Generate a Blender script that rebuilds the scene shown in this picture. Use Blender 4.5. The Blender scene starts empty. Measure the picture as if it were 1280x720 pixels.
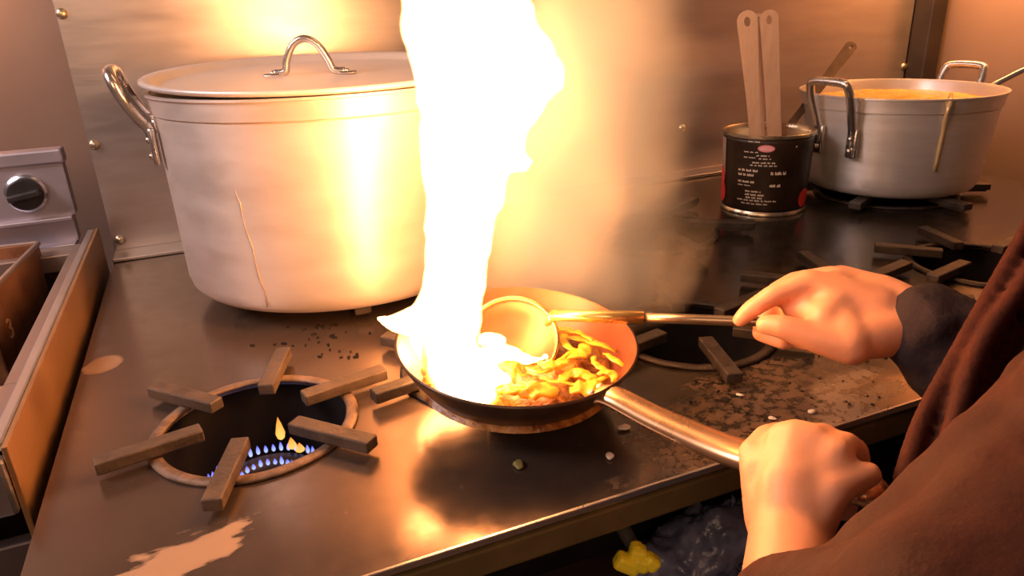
import bpy, bmesh, math, random
from mathutils import Vector, Matrix, noise
random.seed(7)
PI = math.pi
S = bpy.context.scene
C = S.collection
V = Vector

# ------------------------------------------------------------------ camera (image frame 1280x720)
FPX = 900.0
CAM = V((0, 0, .38))
_dn = V((95, 2310, FPX)).normalized()
_rx = V((2347, -447, FPX)); _rx = (_rx - _dn * _rx.dot(_dn)).normalized()
_up = -_dn
_fy = _up.cross(_rx)
def ray(u, v):
    d = V((u - 640, v - 360, FPX)) / FPX
    return V((_rx.dot(d), _fy.dot(d), _up.dot(d)))
def at(u, v, depth): return CAM + ray(u, v) * depth          # point at a distance along the view axis
def on_z(u, v, z=0.0):
    d = ray(u, v); return CAM + d * ((z - CAM.z) / d.z)
def on_y(u, v, y):
    d = ray(u, v); return CAM + d * (y / d.y)
def on_x(u, v, x):
    d = ray(u, v); return CAM + d * (x / d.x)

cam = bpy.data.cameras.new('camera'); co = bpy.data.objects.new('camera', cam); C.objects.link(co)
cam.sensor_width = 36; cam.lens = 36 * FPX / 1280; cam.clip_start = .02
# camera axes in world: right = image right, up = -image down, back = -forward
r_ = V((_rx.x, _fy.x, _up.x)); d_ = V((_rx.y, _fy.y, _up.y)); f_ = V((_rx.z, _fy.z, _up.z))
M = Matrix(((r_.x, -d_.x, -f_.x), (r_.y, -d_.y, -f_.y), (r_.z, -d_.z, -f_.z))).to_4x4()
M.translation = CAM
co.matrix_world = M
S.camera = co
S.view_settings.view_transform = 'Standard'; S.view_settings.look = 'None'
S.view_settings.gamma = 1; S.view_settings.use_curve_mapping = False
S.view_settings.exposure = 0.0

# ------------------------------------------------------------------ materials
def new_mat(name):
    m = bpy.data.materials.new(name); m.use_nodes = True
    nt = m.node_tree; return m, nt, nt.nodes['Principled BSDF']
def ramp(nt, fac, stops):
    r = nt.nodes.new('ShaderNodeValToRGB'); nt.links.new(fac, r.inputs[0])
    e = r.color_ramp.elements
    while len(e) < len(stops): e.new(.5)
    for k, (p, c) in enumerate(stops):
        e[k].position = p; e[k].color = (*c, 1) if len(c) == 3 else c
    return r.outputs[0]
def noise_tex(nt, scale, detail=4, rough=.55, stretch=None, dist=0):
    t = nt.nodes.new('ShaderNodeTexCoord'); n = nt.nodes.new('ShaderNodeTexNoise')
    n.inputs['Scale'].default_value = scale; n.inputs['Detail'].default_value = detail
    n.inputs['Roughness'].default_value = rough; n.inputs['Distortion'].default_value = dist
    src = t.outputs['Object']
    if stretch:
        mp = nt.nodes.new('ShaderNodeMapping'); mp.inputs['Scale'].default_value = stretch
        nt.links.new(src, mp.inputs[0]); src = mp.outputs[0]
    nt.links.new(src, n.inputs['Vector']); return n.outputs['Fac']
def pbr(name, c1, c2=None, scale=12, rough=(.4, .5), metal=0.0, bump=0.0, bscale=None, stretch=None, lo=.35, hi=.65, spec=.5, sss=0, coat=0):
    m, nt, b = new_mat(name)
    c2 = c2 or c1
    f = noise_tex(nt, scale, 5, .6, stretch)
    nt.links.new(ramp(nt, f, [(lo, c1), (hi, c2)]), b.inputs['Base Color'])
    r = ramp(nt, f, [(lo, (rough[0],) * 3), (hi, (rough[1],) * 3)]); nt.links.new(r, b.inputs['Roughness'])
    b.inputs['Metallic'].default_value = metal
    b.inputs['Specular IOR Level'].default_value = spec
    if coat: b.inputs['Coat Weight'].default_value = coat; b.inputs['Coat Roughness'].default_value = .2
    if sss:
        b.inputs['Subsurface Weight'].default_value = sss; b.inputs['Subsurface Radius'].default_value = (.01, .004, .002)
    if bump:
        f2 = noise_tex(nt, bscale or scale * 3, 4, .6, stretch)
        bp = nt.nodes.new('ShaderNodeBump'); bp.inputs['Strength'].default_value = bump; bp.inputs['Distance'].default_value = .004
        nt.links.new(f2, bp.inputs['Height']); nt.links.new(bp.outputs[0], b.inputs['Normal'])
    return m
def anisotropic(m, amt):
    nt = m.node_tree; b = nt.nodes['Principled BSDF']; t = nt.nodes.new('ShaderNodeTangent'); t.direction_type = 'RADIAL'; t.axis = 'Z'
    b.inputs['Anisotropic'].default_value = amt; b.inputs['Anisotropic Rotation'].default_value = .25; nt.links.new(t.outputs[0], b.inputs['Tangent']); return m
def emit(name, col, strength):
    m, nt, b = new_mat(name)
    b.inputs['Base Color'].default_value = (0, 0, 0, 1)
    b.inputs['Emission Color'].default_value = (*col, 1); b.inputs['Emission Strength'].default_value = strength
    return m

STEEL = pbr('brushed_steel', (.50, .47, .46), (.60, .57, .55), 6, (.36, .46), .92, .05, 40, (1, 1, 12))
PANEL = pbr('splash_steel', (.48, .43, .41), (.56, .51, .485), 5, (.29, .37), .86, .03, 30, (1, 1, 6))
SIDE = pbr('wall_steel', (.26, .18, .14), (.30, .21, .165), 2, (.42, .5), .45, .02, 20)
CHROME = pbr('bright_steel', (.66, .64, .66), (.74, .72, .74), 8, (.22, .3), .95)
ALU = pbr('worn_aluminium', (.64, .54, .47), (.72, .62, .55), 9, (.44, .54), .60, .05, 60, (1, 1, 3))
anisotropic(ALU, .5)
ALU2 = anisotropic(pbr('brushed_aluminium', (.66, .60, .55), (.74, .68, .63), 9, (.36, .46), .55, .05, 60, (1, 1, 8)), .65)
ALU_IN = pbr('pot_inside', (.55, .50, .45), (.65, .6, .52), 9, (.4, .5), .6)
TUBE = pbr('handle_steel', (.68, .60, .54), (.76, .68, .6), 10, (.2, .3), .95)
IRON = pbr('cast_iron', (.085, .058, .04), (.15, .10, .065), 45, (.45, .65), .35, .35, 120)
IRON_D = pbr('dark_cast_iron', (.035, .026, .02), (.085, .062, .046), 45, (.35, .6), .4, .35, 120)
RUST = pbr('rusty_ring', (.15, .09, .055), (.30, .19, .12), 60, (.5, .7), .3, .4, 130)
RUST_D = pbr('dark_ring', (.03, .02, .014), (.08, .052, .034), 60, (.4, .6), .3, .5, 130)  # ring colour darkened further to carry the shade under the pan
BLACK = pbr('matte_black', (.006, .0045, .004), (.014, .010, .008), 30, (.7, .9), 0, spec=.15)  # one even near-black shared by wells, body, feet and crumbs
OLIVE = pbr('greasy_rail', (.19, .14, .055), (.26, .19, .08), 14, (.35, .5), .5, .1)
BROWNSIDE = pbr('brown_greasy_steel', (.26, .13, .05), (.38, .20, .085), 10, (.35, .5), .35, .1, 40)
RUSTBIN = pbr('rusty_bin', (.20, .075, .03), (.36, .16, .07), 18, (.45, .6), .35, .25, 60)
KNOB = pbr('black_plastic', (.02, .018, .018), (.035, .03, .03), 20, (.3, .4), 0)
LIDM = pbr('lid_aluminium', (.64, .58, .53), (.72, .66, .61), 7, (.36, .46), .4)
YELLOW = pbr('yellow_plastic', (.95, .76, .02), (1, .86, .05), 20, (.35, .45), 0)

FLOOR_Z = -.90
# cooktop: dark steel with grease, wear, burnt crumbs and pale scoured patches
def cooktop_material():
    m, nt, b = new_mat('greasy_cooktop'); L = nt.links
    t0 = nt.nodes.new('ShaderNodeTexCoord'); sh = nt.nodes.new('ShaderNodeMapping'); L.new(t0.outputs['Object'], sh.inputs[0])
    sh.inputs['Location'].default_value = (.5, .9, FLOOR_Z)       # object origin stands on the floor under the range
    class tc: outputs = {'Object': sh.outputs[0]}
    def nz(scale, detail=5, rough=.6):
        n = nt.nodes.new('ShaderNodeTexNoise'); n.inputs['Scale'].default_value = scale; n.inputs['Detail'].default_value = detail
        n.inputs['Roughness'].default_value = rough; L.new(tc.outputs['Object'], n.inputs['Vector']); return n.outputs['Fac']
    def mix(f, a, c):
        x = nt.nodes.new('ShaderNodeMix'); x.data_type = 'RGBA'
        L.new(f, x.inputs[0])
        for s, q in ((6, a), (7, c)):
            if isinstance(q, tuple): x.inputs[s].default_value = (*q, 1)
            else: L.new(q, x.inputs[s])
        return x.outputs[2]
    def math_(op, a, c=None):
        x = nt.nodes.new('ShaderNodeMath'); x.operation = op
        for s, q in ((0, a), (1, c)):
            if q is None: continue
            if isinstance(q, (int, float)): x.inputs[s].default_value = q
            else: L.new(q, x.inputs[s])
        return x.outputs[0]
    def spot(cx, cy, rx, ry, ang, scale, edge):                    # ragged patch with its own outline
        mp = nt.nodes.new('ShaderNodeMapping'); mp.vector_type = 'TEXTURE'
        mp.inputs['Location'].default_value = (cx, cy, 0); mp.inputs['Rotation'].default_value = (0, 0, ang)
        mp.inputs['Scale'].default_value = (rx, ry, 1)
        L.new(tc.outputs['Object'], mp.inputs[0])
        ln = nt.nodes.new('ShaderNodeVectorMath'); ln.operation = 'LENGTH'; L.new(mp.outputs[0], ln.inputs[0])
        n = nt.nodes.new('ShaderNodeTexNoise'); n.inputs['Scale'].default_value = scale; n.inputs['Detail'].default_value = 6
        mp2 = nt.nodes.new('ShaderNodeMapping'); mp2.inputs['Rotation'].default_value = (0, 0, -ang); mp2.inputs['Scale'].default_value = (.45, 1.6, 1)
        L.new(tc.outputs['Object'], mp2.inputs[0]); L.new(mp2.outputs[0], n.inputs['Vector'])
        d = math_('ADD', ln.outputs['Value'], math_('MULTIPLY', math_('SUBTRACT', n.outputs['Fac'], .5), edge))
        rr = nt.nodes.new('ShaderNodeMapRange'); rr.inputs['From Min'].default_value = .8; rr.inputs['From Max'].default_value = 1.0
        rr.inputs['To Min'].default_value = 1; rr.inputs['To Max'].default_value = 0
        L.new(d, rr.inputs['Value']); return rr.outputs[0]
    big = nz(3.5); fine = nz(38, 6, .7); dots = nz(170, 3, .5)
    base = ramp(nt, big, [(.3, (.155, .105, .075)), (.7, (.22, .155, .115))])
    grime = ramp(nt, fine, [(.5, (0, 0, 0)), (.72, (1, 1, 1))])
    col = mix(math_('MULTIPLY', grime, .22), base, (.12, .075, .045))
    # darker tone across the right half of the top
    gx = nt.nodes.new('ShaderNodeSeparateXYZ'); L.new(tc.outputs['Object'], gx.inputs[0])
    edge = math_('ADD', gx.outputs['X'], math_('MULTIPLY', math_('SUBTRACT', nz(7), .5), .35))
    mr = nt.nodes.new('ShaderNodeMapRange'); mr.inputs['From Min'].default_value = .17; mr.inputs['From Max'].default_value = .36
    L.new(edge, mr.inputs['Value'])
    heavy = mr.outputs[0]
    col = mix(heavy, col, ramp(nt, fine, [(.35, (.06, .045, .033)), (.7, (.12, .09, .065))]))
    # crusted crumbs near the front right and pale scoured marks
    crust = math_('MULTIPLY', spot(.46, .47, .17, .085, .3, 26, 1.4), ramp(nt, nz(95, 5, .7), [(.45, (0, 0, 0)), (.55, (1, 1, 1))]))
    col = mix(crust, col, (.13, .075, .04))
    p = on_z(1085, 498); wear = spot(p.x, p.y, .09, .05, .3, 15, .8)
    col = mix(math_('MULTIPLY', wear, .55), col, (.42, .30, .20))
    q = on_z(238, 692); pale = math_('MULTIPLY', spot(q.x, q.y, .050, .024, .25, 60, 2.2), .85)
    q2 = on_z(128, 456); pale2 = spot(q2.x, q2.y, .028, .022, 1.2, 30, .6)
    q3 = on_z(345, 668)
    pl = math_('MAXIMUM', pale, math_('MULTIPLY', pale2, .7))
    col = mix(pl, col, (.46, .29, .17))
    specks = ramp(nt, dots, [(.70, (0, 0, 0)), (.74, (1, 1, 1))])
    col = mix(math_('MULTIPLY', specks, .5), col, (.42, .28, .17))
    L.new(col, b.inputs['Base Color'])
    rgh = mix(pl, ramp(nt, fine, [(.35, (.165,) * 3), (.75, (.29,) * 3)]), (.7, .7, .7))
    rgh = mix(crust, rgh, (.6, .6, .6))
    L.new(rgh, b.inputs['Roughness'])
    mt = math_('SUBTRACT', .72, math_('MULTIPLY', math_('MAXIMUM', pl, crust), .6))
    L.new(mt, b.inputs['Metallic'])
    bp = nt.nodes.new('ShaderNodeBump'); bp.inputs['Strength'].default_value = .05; bp.inputs['Distance'].default_value = .002
    L.new(math_('ADD', fine, math_('MULTIPLY', crust, .8)), bp.inputs['Height']); L.new(bp.outputs[0], b.inputs['Normal'])
    return m
TOP = cooktop_material()

# ------------------------------------------------------------------ mesh helpers
LOC = {}
def obj(name, bm, m, parent=None, smooth=True, loc=None):
    """links bm as ONE mesh object; verts are in world space when a parent Empty stands at a location"""
    off = V(LOC.get(parent.name, (0, 0, 0))) if parent is not None else V((0, 0, 0))
    if loc is not None: off = V(loc)
    if off.length: bmesh.ops.translate(bm, verts=bm.verts, vec=-off)
    me = bpy.data.meshes.new(name); bm.to_mesh(me); bm.free()
    if smooth:
        for p in me.polygons: p.use_smooth = True
    o = bpy.data.objects.new(name, me); C.objects.link(o); me.materials.append(m)
    LOC[o.name] = tuple(off)
    if parent is not None: o.parent = parent
    elif loc is not None: o.location = loc
    return o
def sharp(o, deg=35):
    me = o.data
    bm = bmesh.new(); bm.from_mesh(me)
    for e in bm.edges:
        if len(e.link_faces) == 2 and e.calc_face_angle(0) > math.radians(deg): e.smooth = False
    bm.to_mesh(me); bm.free(); return o
def tag(o, label, cat, group=None, kind=None):
    o['label'] = label; o['category'] = cat
    if group: o['group'] = group
    if kind: o['kind'] = kind
    return o
def thing(name, label, cat, loc=(0, 0, 0), group=None):
    o = bpy.data.objects.new(name, None); C.objects.link(o); o.location = loc; LOC[o.name] = tuple(loc)
    o.empty_display_size = .03
    return tag(o, label, cat, group)
def struct(name, bm, m, smooth=False):
    o = obj(name, bm, m, smooth=smooth); o['kind'] = 'structure'; return o
def box(bm, lo, hi, bev=0.0, mat4=None, seg=2):
    b2 = bmesh.new(); bmesh.ops.create_cube(b2, size=1)
    lo, hi = V(lo), V(hi)
    for v in b2.verts: v.co = V(((v.co.x + .5) * (hi.x - lo.x) + lo.x, (v.co.y + .5) * (hi.y - lo.y) + lo.y, (v.co.z + .5) * (hi.z - lo.z) + lo.z))
    if bev: bmesh.ops.bevel(b2, geom=b2.edges[:], offset=bev, segments=seg, affect='EDGES', profile=.5)
    if mat4: bmesh.ops.transform(b2, verts=b2.verts, matrix=mat4)
    merge(bm, b2)
def merge(bm, b2):
    me = bpy.data.meshes.new('tmp'); b2.to_mesh(me); b2.free(); bm.from_mesh(me); bpy.data.meshes.remove(me)
def lathe(bm, prof, seg=64, centre=(0, 0, 0), closed=False):
    """prof: (r, z) list; ends with r=0 are capped with a fan"""
    cx, cy, cz = centre; rows = []
    for r, z in prof:
        if r < 1e-6: rows.append([bm.verts.new((cx, cy, cz + z))])
        else: rows.append([bm.verts.new((cx + r * math.cos(2 * PI * k / seg), cy + r * math.sin(2 * PI * k / seg), cz + z)) for k in range(seg)])
    pairs = list(zip(rows, rows[1:])) + ([(rows[-1], rows[0])] if closed else [])
    for a, b in pairs:
        for k in range(seg):
            j = (k + 1) % seg
            if len(a) == 1 and len(b) == 1: continue
            if len(a) == 1: bm.faces.new((a[0], b[j], b[k]))
            elif len(b) == 1: bm.faces.new((a[k], a[j], b[0]))
            else: bm.faces.new((a[k], a[j], b[j], b[k]))
    bmesh.ops.recalc_face_normals(bm, faces=bm.faces)
def smooth_path(pts, n=8):
    """Catmull-Rom through pts"""
    pts = [V(p) for p in pts]; q = [pts[0] * 2 - pts[1]] + pts + [pts[-1] * 2 - pts[-2]]; out = []
    for i in range(1, len(q) - 2):
        for k in range(n):
            t = k / n; a, b, c, d = q[i - 1], q[i], q[i + 1], q[i + 2]
            out.append(.5 * ((2 * b) + (-a + c) * t + (2 * a - 5 * b + 4 * c - d) * t * t + (-a + 3 * b - 3 * c + d) * t ** 3))
    out.append(pts[-1]); return out
def tube(bm, pts, rad, seg=12, flat=None, up=None, cap=True):
    """tube along pts; rad number or list; flat=(a,b) gives an elliptic section with axis 'up'"""
    pts = [V(p) for p in pts]; n = len(pts); rads = rad if isinstance(rad, (list, tuple)) else [rad] * n
    rows = []; ref = V(up) if up is not None else None
    prev = None
    for i, p in enumerate(pts):
        t = (pts[min(i + 1, n - 1)] - pts[max(i - 1, 0)]).normalized()
        if ref is not None: a = (ref - t * ref.dot(t))
        elif prev is not None: a = prev - t * prev.dot(t)
        else: a = t.orthogonal()
        a.normalize(); prev = a; b = t.cross(a)
        fa, fb = flat if flat else (1, 1)
        rows.append([bm.verts.new(p + (a * math.cos(2 * PI * k / seg) * fa + b * math.sin(2 * PI * k / seg) * fb) * rads[i]) for k in range(seg)])
    for r1, r2 in zip(rows, rows[1:]):
        for k in range(seg):
            j = (k + 1) % seg; bm.faces.new((r1[k], r1[j], r2[j], r2[k]))
    if cap:
        bm.faces.new(rows[0][::-1]); bm.faces.new(rows[-1])
    bmesh.ops.recalc_face_normals(bm, faces=bm.faces)
def ball(bm, c, r, sub=2, scale=(1, 1, 1), rot=None):
    b2 = bmesh.new(); bmesh.ops.create_icosphere(b2, subdivisions=sub, radius=r)
    m = Matrix.Diagonal((*scale, 1))
    if rot is not None: m = rot.to_4x4() @ m
    m = Matrix.Translation(V(c)) @ m
    bmesh.ops.transform(b2, verts=b2.verts, matrix=m); merge(bm, b2)
def capsule(bm, p, q, r1, r2, seg=16, rings=5):
    """closed rounded cone"""
    p, q = V(p), V(q); ax = q - p; L = ax.length
    rot = V((0, 0, 1)).rotation_difference(ax.normalized()).to_matrix().to_4x4() if L > 1e-7 else Matrix.Identity(4)
    prof = [(r1 * math.sin(a), -r1 * math.cos(a)) for a in [k * PI / 2 / rings for k in range(rings + 1)]]
    prof += [(r2 * math.cos(a), L + r2 * math.sin(a)) for a in [k * PI / 2 / rings for k in range(rings + 1)]]
    prof[0] = (0, prof[0][1]); prof[-1] = (0, prof[-1][1])
    b2 = bmesh.new(); lathe(b2, prof, seg); bmesh.ops.transform(b2, verts=b2.verts, matrix=Matrix.Translation(p) @ rot); merge(bm, b2)
def chain(bm, pts, rads):
    for (a, ra), (b, rb) in zip(zip(pts, rads), zip(pts[1:], rads[1:])): capsule(bm, a, b, ra, rb)
def apply_mods(o):
    dg = bpy.context.evaluated_depsgraph_get(); dg.update()
    me = bpy.data.meshes.new_from_object(o.evaluated_get(dg)); old = o.data
    o.modifiers.clear(); o.data = me; bpy.data.meshes.remove(old)
    for p in me.polygons: p.use_smooth = True
    return o
def fuse(o, voxel, smooth=6, factor=.5):
    r = o.modifiers.new('r', 'REMESH'); r.mode = 'VOXEL'; r.voxel_size = voxel; r.use_smooth_shade = True
    if smooth:
        s = o.modifiers.new('s', 'SMOOTH'); s.factor = factor; s.iterations = smooth
    return apply_mods(o)
def displace(o, amp, scale, seed=0, axis=None):
    for v in o.data.vertices:
        p = v.co * scale + V((seed, seed * .7, seed * 1.3))
        v.co += v.normal * (noise.fractal(p, 1.0, 2.0, 3) * amp)
def copy_tree(o, loc, label=None):
    r = o.copy(); C.objects.link(r); r.location = loc
    if label: r['label'] = label
    for ch in [x for x in C.objects if x.parent == o]:
        c = ch.copy(); C.objects.link(c); c.parent = r
        for g in [x for x in C.objects if x.parent == ch]:
            d = g.copy(); C.objects.link(d); d.parent = c
    return r

# ------------------------------------------------------------------ the room
FLOOR_Z = -.90
b = bmesh.new(); box(b, (-3, -2.5, FLOOR_Z - .05), (2.2, 2.2, FLOOR_Z))
struct('floor', b, pbr('floor_tile', (.10, .06, .045), (.16, .10, .07), 4, (.4, .6), 0))
b = bmesh.new(); box(b, (-3, 1.80, FLOOR_Z), (2.2, 1.9, 1.7)); struct('wall_back', b, SIDE)
b = bmesh.new(); box(b, (1.76, -2.5, FLOOR_Z), (1.9, 1.80, 1.7)); struct('wall_right', b, SIDE)
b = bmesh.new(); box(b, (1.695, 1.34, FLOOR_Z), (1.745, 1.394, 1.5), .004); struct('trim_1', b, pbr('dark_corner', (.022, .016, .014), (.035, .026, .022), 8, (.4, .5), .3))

# splashback sheet with its flange and screws
root = thing('splashback_panel', 'tall stainless splashback sheet with screw heads behind the range', 'panel', (-.185, 1.40, .0))
b = bmesh.new(); box(b, (-.185, 1.394, .004), (1.694, 1.40, 1.35), .001); obj('sheet', b, PANEL, root, False)
b = bmesh.new(); box(b, (-.185, 1.338, .0005), (1.55, 1.3935, .007), .0015); obj('flange', b, PANEL, root, False)
for u, v in ((77, 17), (118, 181), (150, 300), (853, 160), (1130, 83)):
    p = on_y(u, v, 1.393); b = bmesh.new()
    lathe(b, [(0, -.003), (.0085, -.003), (.0085, .001), (.006, .004), (0, .005)], 16)
    bmesh.ops.transform(b, verts=b.verts, matrix=Matrix.Translation(p) @ Matrix.Rotation(PI / 2, 4, 'X'))
    obj('screw', b, pbr('brass_screw', (.60, .50, .33), (.7, .6, .4), 30, (.25, .35), .9), root)

# ------------------------------------------------------------------ range
FRONT = [(-.005, .678), (.249, .688), (.503, .658), (.758, .655), (1.015, .657)]
BACK = [(.163, 1.078), (.684, 1.048), (1.244, 1.028)]
RF, RB = .092, .125
rng = thing('gas_range', 'long greasy steel gas range with eight round burner holes', 'range', (.5, .9, FLOOR_Z))
b = bmesh.new(); box(b, (-.185, .424, -.004), (1.55, 1.39, 0.0))
plate = obj('cooktop', b, TOP, rng, False)
cb = bmesh.new()
for x, y in FRONT: lathe(cb, [(0, -.05), (RF, -.05), (RF, .05), (0, .05)], 64, (x, y, 0))
for x, y in BACK: lathe(cb, [(0, -.05), (RB, -.05), (RB, .05), (0, .05)], 64, (x, y, 0))
cut = obj('cutter', cb, BLACK, rng, False)
mo = plate.modifiers.new('b', 'BOOLEAN'); mo.operation = 'DIFFERENCE'; mo.object = cut; mo.solver = 'EXACT'
apply_mods(plate)
for p in plate.data.polygons: p.use_smooth = False
cd = cut.data; bpy.data.objects.remove(cut); bpy.data.meshes.remove(cd)
plate.data.materials.clear(); plate.data.materials.append(TOP)
# plate coordinates stay the scene's own: put its origin at the world origin offset
b = bmesh.new(); box(b, (-.186, .4205, -.003), (1.55, .4238, .0035), .0008); obj('front_edge', b, TUBE, rng, False)
b = bmesh.new(); box(b, (-.184, .424, -.036), (1.55, .444, -.0095), .003); obj('front_rail', b, OLIVE, rng, False)
b = bmesh.new(); box(b, (-.184, .432, -.0095), (1.55, .47, -.0045)); obj('rail_shade_strip', b, BLACK, rng, False)  # solid black strip standing in for the shadow between plate and rail
b = bmesh.new()
box(b, (-.183, .575, FLOOR_Z + .12), (1.548, .59, -.115)); box(b, (-.183, .445, -.115), (1.548, .59, -.105)) if False else None
box(b, (-.183, .57, -.16), (1.548, 1.385, -.145)); box(b, (-.183, 1.37, FLOOR_Z + .1), (1.548, 1.385, -.005))
box(b, (-.184, .444, FLOOR_Z + .1), (-.174, 1.385, -.005)); box(b, (1.538, .444, FLOOR_Z + .1), (1.549, 1.385, -.005))
obj('body', b, BLACK, rng, False)
b = bmesh.new(); box(b, (-.18, .43, -.215), (1.545, .575, -.205), .002); obj('shelf', b, pbr('dark_shelf', (.035, .022, .018), (.06, .035, .025), 10, (.4, .6), .3), rng, False)
for x in (-.15, 1.51):
    for y in (.47, 1.35):
        b = bmesh.new(); lathe(b, [(0, 0), (.022, 0), (.022, .11), (0, .11)], 20, (x, y, FLOOR_Z)); obj('foot', b, BLACK, rng)
for x, y in FRONT + BACK:
    r = (RF if (x, y) in FRONT else RB) + .012
    b = bmesh.new(); lathe(b, [(r - .002, -.0042), (r - .012, -.085), (r - .03, -.11), (0, -.113), (0, -.116), (r - .028, -.113), (r - .010, -.087), (r, -.0042)], 48, (x, y, 0))
    obj('burner_well', b, BLACK, rng)
# gas pipe under the rail and its yellow valve handle
yv = at(798, 698, .63)
b = bmesh.new(); tube(b, [(-.17, .50, yv.z + .022), (1.53, .50, yv.z + .022)], .011, 12); obj('gas_pipe', b, pbr('pipe_grey', (.16, .14, .13), (.24, .2, .18), 20, (.35, .5), .7), rng)
b = bmesh.new()
capsule(b, yv + V((.0, .0, .004)), V((yv.x + .004, .495, yv.z + .02)), .006, .008)
obj('valve_stem', b, pbr('stem_metal', (.3, .27, .24), None, 20, (.3, .4), .8), rng)
b = bmesh.new()
for (du, dv, su, sv, a) in ((-14, 6, 17, 11, .5), (-1, -7, 11, 10, .2), (2, 5, 12, 11, .3), (15, 4, 11, 10, .7), (-2, -14, 8, 5, .1)):
    c = at(798 + du, 698 + dv, .62)
    k = .62 / 900
    box(b, (-su * k, -.007, -sv * k), (su * k, .007, sv * k), .004, Matrix.Translation(c) @ Matrix.Rotation(-.4, 4, 'Z') @ Matrix.Rotation(a, 4, 'Y'))
o = obj('valve_handle', b, YELLOW, rng, False); o['label'] = 'bright yellow plastic valve handle'

# crumpled bag on the shelf
bc = V((.405, .485, -.165))
b = bmesh.new()
for (dx, dy, dz, r) in ((0, 0, 0, .05), (.05, .0, .0, .045), (-.045, .01, -.005, .038), (.02, -.01, .03, .035), (.09, .01, -.01, .035)): ball(b, bc + V((dx, dy, dz)), r, 3, (1, .8, .8))
bag = obj('plastic_bag', b, pbr('blue_grey_plastic', (.09, .10, .16), (.22, .23, .34), 30, (.25, .4), 0, .6, 45), smooth=True, loc=tuple(bc))
fuse(bag, .004, 2); displace(bag, .012, 28, 3)
zmin = min(v.co.z for v in bag.data.vertices)
bag.location.z = -.2048 - zmin
tag(bag, 'crumpled blue-grey plastic bag in the dark space below the range front', 'bag')

# grates: a flat rusty ring with six radial iron fingers
def grate(rin, rout, hole, h, w, phase, label, big=False):
    iron = IRON_D if big else IRON
    t = thing('burner_grate', label, 'grate', (0, 0, 0), 'burner grates on the range')
    b = bmesh.new(); lathe(b, [(hole - .003, .0006), (hole + .008, .0006), (hole + .0085, .003), (hole + .004, .0048), (hole - .001, .0045), (hole - .0035, .003)], 72, closed=True)
    for v in b.verts: v.co.z += .0006 * noise.noise(v.co * 60)
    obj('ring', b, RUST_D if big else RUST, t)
    for k in range(6):
        a = phase + k * PI / 3
        b = bmesh.new()
        L = rout - rin
        box(b, (rin, -w / 2, h - .0125), (rout, w / 2, h), .0016)
        # foot drops to the plate outside the hole, heel steps down at the outer end
        box(b, (hole + .012, -w * .42, .0062), (rout - .006, w * .42, h - .008), .001)
        for v in b.verts: v.co += V((0, .0008 * noise.noise(v.co * 90 + V((k * 9, 0, 0))), .0007 * noise.noise(v.co * 70 + V((0, k * 5, 3)))))
        bmesh.ops.rotate(b, verts=b.verts, cent=(0, 0, 0), matrix=Matrix.Rotation(a, 3, 'Z'))
        o = obj('finger', b, iron, t, False)
    return t
R12 = math.radians(12)
g0 = grate(.050, .142, RF, .019, .017, R12, 'rusty six-fingered grate around the lit burner at the front left corner')
g0.location = (*FRONT[0], 0)
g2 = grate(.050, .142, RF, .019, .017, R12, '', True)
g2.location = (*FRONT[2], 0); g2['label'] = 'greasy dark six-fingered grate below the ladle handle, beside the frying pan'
copy_tree(g2, (*FRONT[1], 0), 'six-fingered iron grate hidden under the frying pan')
copy_tree(g2, (*FRONT[3], 0), 'six-fingered grate just behind the hand holding the ladle')
copy_tree(g2, (*FRONT[4], 0), 'six-fingered grate between the yellow soup pot and the sleeve')
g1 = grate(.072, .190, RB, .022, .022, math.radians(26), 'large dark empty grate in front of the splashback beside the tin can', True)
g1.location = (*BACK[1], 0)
copy_tree(g1, (*BACK[0], 0), 'large grate underneath the tall lidded stockpot')
copy_tree(g1, (*BACK[2], 0), 'large grate underneath the open soup pot')
# burner heads
def burner(x, y, r, label, lit=False):
    t = thing('gas_burner', label, 'burner', (x, y, -.105), 'gas burners')
    b = bmesh.new(); lathe(b, [(r * .62, -.108), (r, -.108), (r, -.078), (r - .006, -.070), (r * .7, -.070), (r * .62, -.078)], 48, (x, y, 0), closed=True); obj('outer_ring', b, IRON_D, t)
    b = bmesh.new(); lathe(b, [(0, -.113), (r * .42, -.113), (r * .42, -.075), (r * .36, -.068), (r * .2, -.068), (0, -.072)], 40, (x, y, 0)); obj('inner_cap', b, IRON_D, t)
    b = bmesh.new(); tube(b, [(x - r, y, -.10), (x + r, y, -.10)], .007, 10); obj('feed_bar', b, IRON_D, t)
    return t
for i, (x, y) in enumerate(FRONT + BACK):
    lab = ['burner burning with small blue jets at the front left corner', 'burner beneath the frying pan', 'unlit burner right of the frying pan',
           'unlit burner behind the hand holding the ladle', 'unlit burner between the soup pot and the sleeve',
           'burner beneath the tall stockpot', 'unlit burner of the empty large grate left of the tin can', 'burner beneath the open soup pot'][i]
    burner(x, y, .062 if i < 5 else .085, lab)

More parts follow.
